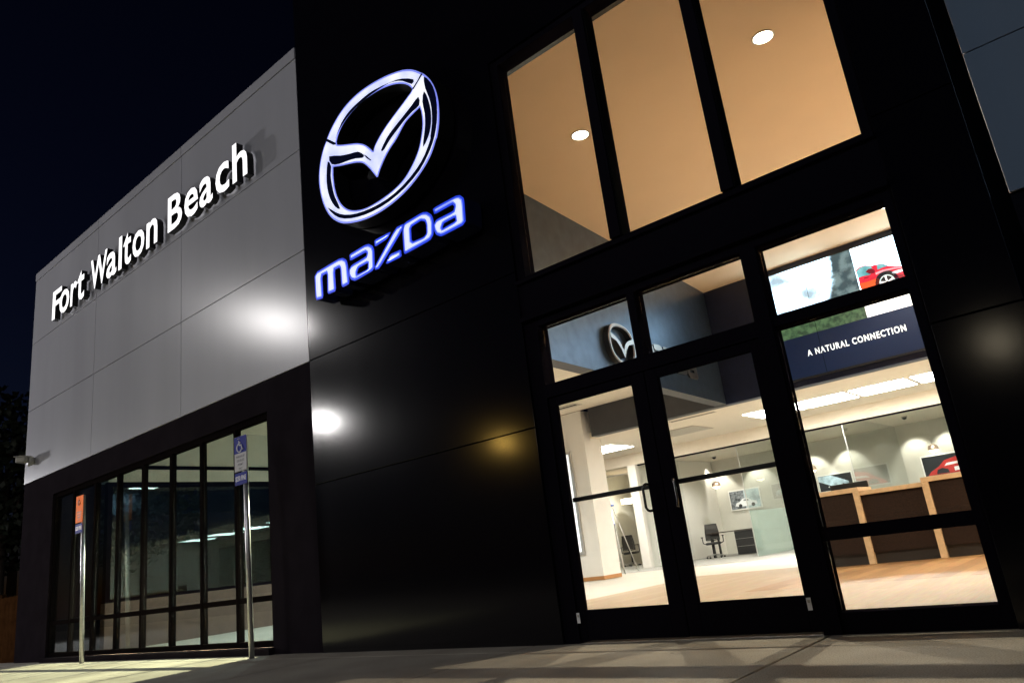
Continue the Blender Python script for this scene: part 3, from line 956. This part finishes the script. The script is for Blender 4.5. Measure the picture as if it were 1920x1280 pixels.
def landscape():
    """Soft landscape shown on the screen: clouds, a dark slope on the right, low hills and a strip of meadow."""
    mt, nt, b = nodes("screen_landscape")
    L = nt.links.new
    geo = nt.nodes.new("ShaderNodeNewGeometry")
    sp = nt.nodes.new("ShaderNodeSeparateXYZ"); L(geo.outputs["Position"], sp.inputs[0])

    def noise(scale, detail=6):
        n = nt.nodes.new("ShaderNodeTexNoise"); n.inputs["Scale"].default_value = scale; n.inputs["Detail"].default_value = detail
        L(geo.outputs["Position"], n.inputs["Vector"]); return n.outputs["Fac"]

    def mth(op, a, b_=None, c_=None):
        n = nt.nodes.new("ShaderNodeMath"); n.operation = op
        for k, v in enumerate((a, b_, c_)):
            if v is None: continue
            if isinstance(v, (int, float)): n.inputs[k].default_value = v
            else: L(v, n.inputs[k])
        return n.outputs[0]

    def step(v, lo, hi):
        n = nt.nodes.new("ShaderNodeMapRange"); n.interpolation_type = 'SMOOTHSTEP'
        L(v, n.inputs["Value"]); n.inputs["From Min"].default_value = lo; n.inputs["From Max"].default_value = hi
        return n.outputs["Result"]

    def mix(f, a, b_):
        n = nt.nodes.new("ShaderNodeMix"); n.data_type = 'RGBA'
        L(f, n.inputs["Factor"])
        for k, v in (("A", a), ("B", b_)):
            if isinstance(v, tuple): n.inputs[k].default_value = (*v, 1)
            else: L(v, n.inputs[k])
        return n.outputs["Result"]
    x, z = sp.outputs["X"], sp.outputs["Z"]
    n1, n2 = noise(1.6), noise(5)
    c = mix(step(n1, .34, .56), (.60, .78, .90), (2.8, 3.8, 4.6))
    # dark slope: right of a line leaning to the left towards the bottom
    edge = mth('ADD', mth('MULTIPLY_ADD', mth('SUBTRACT', z, 5.0), .24, -4.40), mth('MULTIPLY', mth('SUBTRACT', n2, .5), .35))
    slope = step(mth('SUBTRACT', x, edge), -.03, .16)
    c = mix(slope, c, mix(step(n2, .4, .62), (.05, .10, .12), (.22, .32, .33)))
    # low hills on the left and a pale star of light at the slope's foot
    hill = mth('SUBTRACT', mth('ADD', mth('MULTIPLY', mth('ABSOLUTE', mth('ADD', x, 5.3)), -.55), 5.55), mth('ADD', z, mth('MULTIPLY', mth('SUBTRACT', n2, .5), .5)))
    c = mix(mth('MULTIPLY', step(hill, .0, .4), .8), c, (.22, .36, .40))
    foot = mth('MULTIPLY', step(z, 5.32, 5.10), step(x, -4.7, -4.3))
    c = mix(foot, c, mix(step(n2, .42, .6), (.28, .30, .20), (.85, .95, .9)))
    mead = step(mth('ADD', z, mth('MULTIPLY', n2, .12)), 5.06, 4.96)
    c = mix(mead, c, mix(step(noise(9), .35, .65), (.02, .06, .03), (.10, .20, .09)))
    L(c, b.inputs["Emission Color"]); b.inputs["Emission Strength"].default_value = 1
    b.inputs["Base Color"].default_value = (.02, .02, .02, 1)
    return mt


vm_land = landscape()
P0, P1, P2, P3 = (at_y(VY - k * .002) for k in range(4))
q = MB()
C8 = lambda pts: [onY(1380 + x / 2.909, 360 + y / 2.909, VY) for x, y in pts]
q.box(VX0, SXs - .004, VY - .0005, VY + .003, 4.66, 6.2, vm_land)
C8 = lambda pts: [onY(1380 + x / 2.909, 360 + y / 2.909, VY) for x, y in pts]
q.build("picture", V, recalc=False)
q = MB()
q.box(SXs + .004, VX1, VY - .0005, VY + .003, 4.66, 6.2, vm_sky2)
q.box(SXs + .006, VX1 - .002, VY - .0018, VY - .0008, 5.0, 6.198, vm_sky)
# red hatchback seen from its front right
q.plate([C8([(652, 428), (672, 410), (700, 400), (740, 402), (765, 396), (800, 390), (830, 402), (870, 405), (908, 404), (930, 400), (940, 480), (918, 470), (880, 478), (850, 484), (690, 540), (678, 520), (668, 470)])], P1, vm_red)
q.plate([C8([(657, 432), (676, 414), (702, 404), (736, 406), (752, 428), (730, 452), (690, 460), (666, 470)])], P2, vm_cyan)
q.plate([C8([(768, 398), (800, 392), (828, 403), (800, 412), (772, 424)])], P2, vm_cyan)
q.plate([C8([(706, 436), (722, 420), (740, 416), (758, 428), (756, 442), (728, 446)])], P3, vm_dred)
q.plate([C8([(672, 500), (720, 488), (775, 468), (785, 480), (778, 512), (690, 538)])], P2, vm_orange)
q.plate([C8([(760, 440), (800, 424), (860, 412), (912, 408), (912, 414), (860, 420), (800, 436), (764, 452)])], P2, vm_pink)
q.plate([C8([(700, 468), (724, 462), (724, 466), (700, 473)])], P2, vm_dred)
q.plate([C8([(848, 436), (880, 426), (912, 418), (914, 430), (880, 442), (856, 444)])], P2, vm_sky2)
q.plate([C8([(860, 452), (914, 446), (916, 462), (870, 470)])], P2, vm_dred)
wc, zc = C8([(826, 492)])[0]
for r_, mt_, k_ in ((.25, vm_blk, 1), (.165, vm_mtn2, 2), (.14, vm_blk, 3)):
    q.plate([[(wc + r_ * .92 * math.cos(R(k * 15)), zc + r_ * math.sin(R(k * 15))) for k in range(24)]], at_y(VY - .002 - .002 * k_), mt_)
for k in range(5):
    t = R(k * 72 + 20)
    q.plate([[(wc + r_ * .92 * math.cos(t + s_), zc + r_ * math.sin(t + s_)) for r_, s_ in ((.03, -.6), (.155, -.14), (.155, .14), (.03, .6))]], at_y(VY - .0095), vm_sky2)
q.build("picture", V, recalc=False)
q = MB()
q.box(VX0, VX1, VY - .0005, VY + .003, 3.76, 4.657, vm_navy)
text_into(q, "A NATURAL CONNECTION", P1, -4.99, -2.99, 4.185, 4.325, vm_text, .022, sp=1.22)
q.build("slogan_screen", V, recalc=False)
q = MB()
for x in (-4.68, -2.6):
    q.box(x - .004, x + .004, VY - .0105, VY - .009, 3.76, 6.2, M['joint'])
q.box(VX0, VX1, VY - .0105, VY - .009, 4.95, 4.958, M['joint'])
q.build("screen_seam", V)

# ------------------------------------------------------------------ chrome emblem and wordmark on the logo wall
EMB = thing("chrome_emblem", lwp(2.5, 4.2, .06), "chrome oval wing emblem on the grey showroom wall behind the transom", "emblem")
LP = lambda off: (lambda u, v, w=0.: lwp(u, v, off - w))
u0, v0, ru, rv = 2.46, 4.18, .50, .38


def ell(su, sv, n=40):
    out = []
    for k in range(n):
        t = 2 * math.pi * k / n
        ct, st = math.cos(t), math.sin(t)
        out.append((u0 + su * math.copysign(abs(ct) ** .85, ct), v0 + sv * math.copysign(abs(st) ** .85, st)))
    return out


q = MB()
q.plate([ell(ru, rv), ell(ru - .075, rv - .055)], LP(.11), M['chrome'], M['blackplastic'], .10)
q.plate([ell(ru - .02, rv - .014), ell(ru - .05, rv - .038)], LP(.125), M['chrome'], M['chrome'], .014)
q.build("oval_ring", EMB)
q = MB()
wing = [(-.44, .16), (-.25, .10), (-.10, .02), (0, -.12), (.10, .02), (.25, .10), (.44, .16), (.42, .06), (.24, .02), (.10, -.10), (0, -.26), (-.10, -.10), (-.24, .02), (-.42, .06)]
q.plate([[(u0 + a, v0 + b2) for a, b2 in wing]], LP(.13), M['chrome'], M['chrome'], .11)
q.build("wing", EMB)
CW = thing("chrome_wordmark", lwp(4.6, 4.2, .05), "chrome wordmark letters on the grey showroom wall beside the emblem", "emblem")
lw0, lw1, lz0, lz1 = 3.35, 6.05, 4.0, 4.44
fx = lambda x: lw0 + (x - 55) / (1707 - 55) * (lw1 - lw0)
for L_ in letters:
    loops = []
    for l in L_:
        # un-shear the traced lettering into an upright box
        loops.append([(fx(x), lz0 + (1 - (y - (915 - (x - 55) * .52)) / 300.) * (lz1 - lz0)) for x, y in l])
    q = MB(); q.plate([roundloop(l, .12, 1) for l in loops], LP(.05), M['chrome'], M['blackplastic'], .04); q.build("letter", CW, recalc=False)

# ------------------------------------------------------------------ reception counter
K = thing("reception_counter", (-3, 13, 0), "dark brown reception counter framed by pale wood strips", "counter")
yc = 13.0
boxpart("front_panel", K, M['counter'], (-4.52, -3.80, yc + .02, yc + .7, .18, 1.13), (-3.70, -2.76, yc + .04, yc + .7, .18, 1.07), (-2.66, .2, yc + .02, yc + .7, .18, 1.13))
boxpart("kick_base", K, M['kick'], (-4.52, -3.80, yc + .06, yc + .68, .006, .179), (-3.70, -2.76, yc + .07, yc + .68, .006, .179), (-2.66, .2, yc + .06, yc + .68, .006, .179))
boxpart("top_board", K, M['birch'], (-4.54, -3.695, yc - .01, yc + .75, 1.131, 1.205), bev=.004)
boxpart("top_board", K, M['birch'], (-3.694, -2.766, yc + .0, yc + .75, 1.071, 1.14), bev=.004)
boxpart("top_board", K, M['birch'], (-2.765, .2, yc - .01, yc + .75, 1.131, 1.205), bev=.004)
for x in (-3.745, -2.715):
    boxpart("leg", K, M['birch'], (x - .048, x + .048, yc - .01, yc + .72, .006, 1.13), bev=.004)
# monitor behind it
m_ = thing("monitor", (-4.05, 13.95, 1.0), "black monitor edge showing above the middle of the counter", "monitor")
boxpart("screen", m_, M['blackplastic'], (-4.42, -3.78, 13.93, 13.96, 1.0, 1.33), bev=.012)
boxpart("stand", m_, M['blackplastic'], (-4.15, -4.05, 13.975, 14.0, .80, 1.10))
boxpart("foot", m_, M['blackplastic'], (-4.22, -3.98, 13.93, 14.08, .765, .785))
wd = thing("work_desk", (-4, 14.2, 0), "low desk hidden behind the reception counter carrying the monitor", "desk")
boxpart("desk_top", wd, M['desk'], (-5.2, 0, 13.76, 14.5, .73, .764))
for x in (-5.1, -2.5, -.1):
    boxpart("leg", wd, M['desk'], (x - .03, x + .03, 14.3, 14.36, 0.006, .729))


# ------------------------------------------------------------------ office furniture
def office_chair(x, y, rz, label, s=1.):
    t = thing("office_chair", (0, 0, 0), label, "chair", "black office chairs")
    q = MB(); q.box(-.25, .25, -.24, .24, .43, .51, M['blackplastic'], .035); q.build("seat", t)
    q = MB()
    for i in range(6):
        z0, z1 = .60 + i * .08, .60 + (i + 1) * .08
        yy0, yy1 = .25 + .02 * math.sin(i), .25 + .02 * math.sin(i + 1)
        w0 = .215 - .004 * i
        q.obox((0, (yy0 + yy1) / 2 + .012 * i, (z0 + z1) / 2), (w0, 0, 0), (0, .008, 0), (0, .006, .041), M['meshback'])
    bk = q.build("backrest", t)
    q = MB()
    q.tube([(-.22, .25, .58), (-.215, .29, .85), (-.19, .33, 1.09), (.19, .33, 1.09), (.215, .29, .85), (.22, .25, .58), (0, .24, .57), (-.22, .25, .58)], .017, M['blackplastic'], 8)
    q.tube([(0, .24, .44), (0, .32, .62)], .028, M['blackplastic'], 8)
    q.build("back_frame", bk)
    for sx in (-1, 1):
        q = MB()
        q.tube([(.24 * sx, .06, .46), (.33 * sx, .06, .50), (.34 * sx, .06, .68)], .017, M['blackplastic'], 8)
        q.box(min(.30 * sx, .38 * sx), max(.30 * sx, .38 * sx), -.10, .16, .68, .71, M['blackplastic'], .012)
        q.build("armrest", t)
    q = MB(); q.tube([(0, 0, .08), (0, 0, .43)], [.03, .028], M['blackplastic'], 12); q.build("gas_column", t)
    q = MB()
    for k in range(5):
        a_ = R(k * 72 + 18)
        q.tube([(0, 0, .12), (.30 * math.cos(a_), .30 * math.sin(a_), .075)], [.028, .018], M['alu'], 8)
    ba = q.build("star_base", t)
    for k in range(5):
        a_ = R(k * 72 + 18)
        q = MB(); q.lathe([(0, -.02), (.03, -.02), (.03, .02), (0, .02)], (.30 * math.cos(a_), .30 * math.sin(a_), .031), M['blackplastic'], 12, 'Y'); q.build("caster", ba)
    t.location = (x, y, .005); t.rotation_euler = (0, 0, rz); t.scale = (s, s, s)
    return t


ch = office_chair(-11.72, 23.9, R(25), "mesh backed office chair in front of the desk seen through the right door")
c2 = copy_tree(ch); c2.location = (-15.45, 24.7, .005); c2.rotation_euler = (0, 0, R(200)); c2['label'] = "office chair with low back at the table's left side, behind the stepladder"
c3 = copy_tree(ch); c3.location = (-14.75, 25.5, .005); c3.rotation_euler = (0, 0, R(-30)); c3['label'] = "office chair with tall back at the table's right side, behind the left door"
D1 = thing("office_desk", (-11, 24.2, 0), "dark desk with black drawer pedestal beside the mesh chair", "desk")
boxpart("desk_top", D1, M['desk'], (-11.95, -10.3, 24.0, 24.75, .775, .81), bev=.004)
boxpart("drawer_unit", D1, M['blackplastic'], (-11.02, -10.36, 24.1, 24.7, .03, .772), bev=.004)
for z in (.28, .52):
    boxpart("drawer_seam", D1, M['alu'], (-11.0, -10.38, 24.095, 24.099, z, z + .006))
boxpart("leg", D1, M['blackplastic'], (-11.9, -11.84, 24.1, 24.16, .006, .774))
boxpart("leg", D1, M['blackplastic'], (-11.9, -11.84, 24.6, 24.66, .006, .774))
D2 = thing("meeting_table", (-15.2, 25.2, 0), "small black table between two office chairs in the left office", "table")
q = MB(); q.lathe([(0, .73), (.40, .73), (.40, .76), (0, .76)], (-15.1, 25.2, 0), M['desk'], 28); q.build("table_top", D2)
q = MB(); q.lathe([(.28, .006), (.28, .02), (.04, .05), (.035, .73)], (-15.1, 25.2, 0), M['alu'], 20); q.build("pedestal", D2)
# big hanging lamp in the left office
PL = thing("drum_pendant", (-15.24, 25, 2.3), "pale drum pendant lamp hanging over the left office table", "lamp")
q = MB(); q.lathe([(.0, 2.26), (.42, 2.26), (.42, 2.44), (.0, 2.44)], (-15.24, 25, 0), M['globe_lit'], 32); q.build("lamp_shade", PL)
q = MB(); q.tube([(-15.24, 25, 2.45), (-15.24, 25, 3.445)], .008, M['alu'], 6); q.build("cord", PL)
# small globe pendants
gl = [(-11.74, 25., "bronze globe pendant left of the racing picture in the office"), (-8.36, 25., "bronze globe pendant above the dark car picture"), (-4.75, 25., "bronze globe pendant above the red car picture")]
for x, y, lab in gl:
    t = thing("globe_pendant", (x, y, 2.38), lab, "lamp", "globe pendants in the offices")
    q = MB(); q.lathe([(.15 * math.cos(R(a_)), .15 * math.sin(R(a_))) for a_ in range(-10, 86, 8)] + [(.012, .15)], (x, y, 2.38), M['bronze_ball'], 24); q.build("lamp_shade", t)
    q = MB(); q.lathe([(.0, -.11), (.07, -.095), (.115, -.06), (.14, -.03)], (x, y, 2.38), M['globe_lit'], 24); q.build("glass_bowl", t)
    q = MB(); q.tube([(x, y, 2.53), (x, y, 3.445)], .004, M['alu'], 6); q.build("cord", t)

# pictures on the office back wall
pc_dark = mat("picture_black", (.012, .014, .018), .4)
pc_beam = mat("picture_beam", (.42, .56, .66), .5, var=.4, scale=6)
pc_red = mat("picture_red", (.42, .02, .015), .4)
pc_bw = mat("picture_crowd", (.16, .18, .2), .6, var=.95, scale=14)
pc_white = mat("picture_white", (.8, .82, .85), .6)
pc_fog = mat("picture_fog", (.46, .56, .6), .6, var=.35, scale=4)
PY = 27.2


def picture(x0, x1, z0, z1, label):
    t = thing("wall_picture", ((x0 + x1) / 2, PY, z0), label, "picture", "car pictures in the offices")
    boxpart("frame", t, M['paper'], (x0, x1, PY - .04, PY - .001, z0, z1), bev=.004)
    return t


def rect(q, x0, x1, z0, z1, k, mt):
    q.box(x0, x1, PY - .042 - k * .002, PY - .0405 - k * .002, z0, z1, mt)


pp = lambda k: at_y(PY - .042 - k * .002)
t = picture(-12.35, -11.12, 1.50, 2.24, "black and white picture of a racing car on the office wall")
q = MB()
rect(q, -12.31, -11.75, 1.54, 2.20, 0, pc_bw); rect(q, -11.749, -11.16, 1.54, 2.20, 0, pc_fog)
q.plate([[(-12.15, 1.66), (-12.1, 1.76), (-11.95, 1.80), (-11.82, 1.90), (-11.62, 1.90), (-11.5, 1.80), (-11.32, 1.77), (-11.28, 1.66), (-11.6, 1.62), (-12.0, 1.62)]], pp(2), pc_white)
for wx in (-11.95, -11.45):
    q.plate([[(wx + .07 * math.cos(R(k * 30)), 1.65 + .07 * math.sin(R(k * 30))) for k in range(12)]], pp(3), pc_dark)
q.plate([[(-11.80, 1.81), (-11.79, 1.87), (-11.64, 1.87), (-11.57, 1.81)]], pp(3), pc_bw)
q.build("print", t, recalc=False)
t = picture(-8.98, -7.80, 1.68, 2.26, "dark picture of a car with headlight beam behind the counter's left end")
q = MB()
rect(q, -8.95, -7.83, 1.71, 2.23, 0, pc_dark)
q.plate([[(-8.94, 2.22), (-8.5, 2.22), (-7.95, 1.95), (-7.95, 1.8), (-8.5, 1.85), (-8.94, 2.05)]], pp(1), pc_beam)
q.plate([[(-8.75, 1.72), (-8.72, 1.86), (-8.6, 1.9), (-8.5, 1.8), (-8.25, 1.8), (-8.15, 1.9), (-8.02, 1.86), (-8.0, 1.72)]], pp(2), pc_dark)
for hx in (-8.63, -8.1):
    q.plate([[(hx + .025 * math.cos(R(k * 45)), 1.84 + .025 * math.sin(R(k * 45))) for k in range(8)]], pp(3), pc_white)
q.build("print", t, recalc=False)
t = picture(-5.62, -4.30, 1.66, 2.34, "dark picture with a red car front above the counter's right part")
q = MB()
rect(q, -5.58, -4.34, 1.70, 2.30, 0, pc_dark)
q.plate([[(-5.5, 1.71), (-5.4, 1.82), (-5.15, 1.95), (-4.95, 2.12), (-4.6, 2.2), (-4.35, 2.15), (-4.35, 1.71)]], pp(1), pc_red)
q.plate([[(-5.25, 1.73), (-5.2, 1.86), (-5.05, 1.9), (-4.9, 1.84), (-4.88, 1.73)]], pp(2), pc_dark)
q.plate([[(-4.98, 1.95), (-4.55, 1.98), (-4.52, 2.05), (-4.9, 2.03)]], pp(2), pc_white)
q.plate([[(-4.72, 1.76), (-4.45, 1.78), (-4.45, 1.9), (-4.72, 1.88)]], pp(3), pc_white)
q.build("print", t, recalc=False)
# tall framed poster on the white column wall
t = thing("wall_poster", (-12.3, YF, .66), "tall pale framed poster on the white wall beside the left door", "poster")
boxpart("frame", t, M['alu'], (-13.0, -11.62, YF - .05, YF - .001, .66, 3.33), bev=.006)
q = MB(); q.box(-12.94, -11.70, YF - .055, YF - .0505, .74, 3.26, emit("poster_backlit", (.95, .97, 1), .95)); q.box(-12.9, -11.76, YF - .058, YF - .0555, 1.9, 1.96, M['grille'])
q.plate([[(-12.4, 1.98), (-12.3, 2.1), (-12.05, 2.16), (-11.85, 2.1), (-11.78, 1.98)]], at_y(YF - .0565), pc_dark)
q.build("sheet", t, recalc=False)

# ceiling details
t = MB()
t.box(-10.2, -8.95, 18.35, 19.6, 3.585, 3.599, M['grille'])
for k in range(9):
    t.box(-10.15, -9.0, 18.45 + k * .13, 18.49 + k * .13, 3.575, 3.584, M['greywall'])
tag(t.build("air_grille"), "square grey air grille in the office ceiling above the mesh chair", "vent", "ceiling vents")
t = MB(); t.box(-8.9, -7.65, 16.95, 17.1, 3.588, 3.599, M['grille']); t.box(-8.87, -7.68, 17.01, 17.04, 3.584, 3.5875, M['joint'])
tag(t.build("slot_diffuser"), "narrow slot diffuser in the ceiling close to the fascia", "vent", "ceiling vents")
t = MB(); t.box(-11.5, -10.6, 15.35, 15.75, 4.335, 4.349, M['grille']); t.box(-11.45, -10.65, 15.5, 15.6, 4.331, 4.3345, M['joint'])
tag(t.build("slot_diffuser"), "narrow slot diffuser in the hall ceiling left of the charcoal fascia", "vent", "ceiling vents")
for (x, y), lab in zip(((-9.15, 25.5), (-5.25, 24.8), (-11.9, 25.6)), ("dark ceiling sensor left of the glass partition over the counter", "dark ceiling sensor near the right end of the office soffit", "dark ceiling sensor above the globe by the racing picture")):
    t = thing("ceiling_sensor", (x, y, 3.45), lab, "sensor", "dome sensors on the office ceiling")
    q = MB(); q.lathe([(.08, -.03), (.09, -.0), (.09, 0)], (x, y, 3.449), M['beige'], 16); q.build("base", t)
    q = MB(); q.lathe([(.0, -.10), (.04, -.09), (.065, -.06), (.07, -.031)], (x, y, 3.449), M['blackplastic'], 16); q.build("dome", t)

# stepladder
SL = thing("stepladder", (-12.2, 18.6, 0), "open aluminium stepladder with blue top behind the white column", "ladder")
lx, ly = -12.32, 18.8
for sx in (-1, 1):
    q = MB(); q.tube([(lx + .10 * sx, ly + .1 * 0, 1.9), (lx + .26 * sx + .22, ly - .35, .01)], .017, M['alu'], 8); q.build("rail", SL)
    q = MB(); q.tube([(lx + .10 * sx, ly + .1, 1.88), (lx + .24 * sx, ly + .75, .01)], .013, M['alu'], 8); q.build("rear_leg", SL)
for k in range(5):
    f_ = (k + 1) / 6
    q = MB(); w_ = .10 + .16 * f_
    q.box(lx - w_ + .22 * f_, lx + w_ + .22 * f_, ly - .35 * f_ - .05, ly - .35 * f_ + .05, 1.9 - 1.89 * f_ - .012, 1.9 - 1.89 * f_ + .012, M['alu']); q.build("step", SL)
q = MB(); q.box(lx - .13, lx + .13, ly - .08, ly + .16, 1.9, 1.95, M['bluecap'], .01); q.build("top_cap", SL)
q = MB(); q.box(lx - .10, lx + .25, ly - .38, ly - .1, 1.36, 1.385, M['bluecap'], .006); q.build("tool_shelf", SL)

# ------------------------------------------------------------------ beyond the corner: fence and trees
Fn = thing("board_fence", (-21, 6, -.1), "low brown board fence beside the building's left corner", "fence")
q = MB()
for k in range(40):
    x = -18.15 - k * .16
    q.box(x - .155, x, 6.0, 6.03, -.13, 1.32 + .01 * math.sin(k * 3.1), M['fence'])
q.build("boards", Fn)
for x in (-18.3, -20.7, -23.1):
    boxpart("fence_post", Fn, M['fence'], (x - .05, x + .05, 6.031, 6.13, -.13, 1.4))
boxpart("rail", Fn, M['fence'], (-24.5, -18.2, 6.031, 6.07, 1.0, 1.1))


def tree(x, y, h, r, label):
    t = thing("broadleaf_tree", (x, y, -.13), label, "tree", "dark trees beyond the building")
    q = MB()
    q.tube([(x, y, -.13), (x + .1, y, h * .35), (x - .1, y + .1, h * .7)], [.22, .16, .06], M['bark'], 8)
    for k in range(7):
        a_ = k * 2.4
        z0 = h * (.35 + .05 * k)
        q.tube([(x, y, z0), (x + r * .6 * math.cos(a_), y + r * .6 * math.sin(a_), z0 + h * .18)], [.07, .02], M['bark'], 6)
    q.build("trunk", t)
    q = MB()
    k = q.mi(M['leaf'])
    for i in range(2600):
        while True:
            v = Vector((random.uniform(-1, 1), random.uniform(-1, 1), random.uniform(-1, 1)))
            if .3 < v.length < 1: break
        c_ = Vector((x + v.x * r, y + v.y * r, h * .66 + v.z * h * .36))
        c_ += Vector((math.sin(c_.z * 2.1), math.cos(c_.x * 1.7), math.sin(c_.y * 1.9))) * .35
        a_ = Vector((random.gauss(0, 1), random.gauss(0, 1), random.gauss(0, 1))).normalized() * .13
        b_ = a_.orthogonal().normalized() * .09
        f = q.bm.faces.new([q.bm.verts.new(c_ + d_) for d_ in (-a_, b_, a_, -b_)])
        f.material_index = k
    q.build("crown", t, recalc=False)


tree(-30, 8.6, 8.6, 2.6, "tall dark tree rising behind the fence at the left edge")
tree(-27.0, 11.2, 6.8, 2.3, "shorter dark tree close behind the building's left corner")
tree(-35, 10.5, 9.4, 3.0, "dark tree furthest out beyond the fence at the left edge")

# ------------------------------------------------------------------ night sky, outside lamps and added fill
w = bpy.data.worlds.new("World"); scene.world = w
w.use_nodes = True
nt = w.node_tree
bg = nt.nodes["Background"]
sky = nt.nodes.new("ShaderNodeTexSky")
sky.sky_type = 'NISHITA'; sky.sun_disc = False
sky.sun_elevation = R(-3.8); sky.sun_rotation = R(250)
sky.air_density = 1.0; sky.dust_density = .3; sky.ozone_density = 3
nt.links.new(sky.outputs["Color"], bg.inputs["Color"])
bg.inputs["Strength"].default_value = .1
sl = bpy.data.lights.new("moon", 'SUN'); sl.energy = .004; sl.angle = R(.5); sl.color = (.8, .88, 1)
so = bpy.data.objects.new("moon", sl); col.objects.link(so); so.rotation_euler = (R(-50), 0, R(-40))


def lot(name, loc, power, color, size):
    l = bpy.data.lights.new(name, 'POINT'); l.energy = power; l.color = color; l.shadow_soft_size = size
    o = bpy.data.objects.new(name, l); col.objects.link(o); o.location = loc
    return o


def lot_or_fill_spot(loc, target, power, color, angle, size):
    o = spot("lot_or_fill_lamp", loc, target, power, color, angle, .35, size)
    return o


lot_or_fill_spot((-33.5, -11.0, 14.5), (-9, 5.5, 3), 2900, (1, .96, .95), 76, .4)
lot_or_fill_spot((-37.7, -16.5, 10.26), (-9, 5.5, 3), 1900, (1, .97, .95), 70, .4)
lot_or_fill_spot((-40, -1.8, 5.0), (-13, 5.5, 5), 10500, (.97, .96, 1), 42, .6)
lot_or_fill_spot((6, -24, 13), (-12, 5.5, 5), 5200, (.93, .95, 1), 36, .6)  # unseen fill added to soften the letter shadows on the grey wall
lot_or_fill_spot((13, -15, 10), (5, 8.2, 6), 2900, (.52, .74, 1), 40, .5)
lot("street_lamp_or_beam", (-23.35, -16.5, 6.2), 200, (1, .6, .12), .10)
spot("street_lamp_or_beam", (-23.35, -16.5, 6.2), (-14.12, 5.24, 2.5), 9000, (1, .62, .2), 2.6, .9, .14)  # narrow beam added only to brighten the orange sign
lot("street_lamp_or_beam", (-2.1, -11, 4.5), 34, (1, .85, .6), .35)

scene.view_settings.view_transform = 'Standard'
scene.view_settings.look = 'None'
scene.view_settings.exposure = 0
scene.view_settings.gamma = 1
cy = scene.cycles
cy.max_bounces = 10; cy.diffuse_bounces = 4; cy.glossy_bounces = 4; cy.transparent_max_bounces = 24
cy.sample_clamp_indirect = 6
cy.caustics_reflective = False; cy.caustics_refractive = False
cy.use_denoising = True
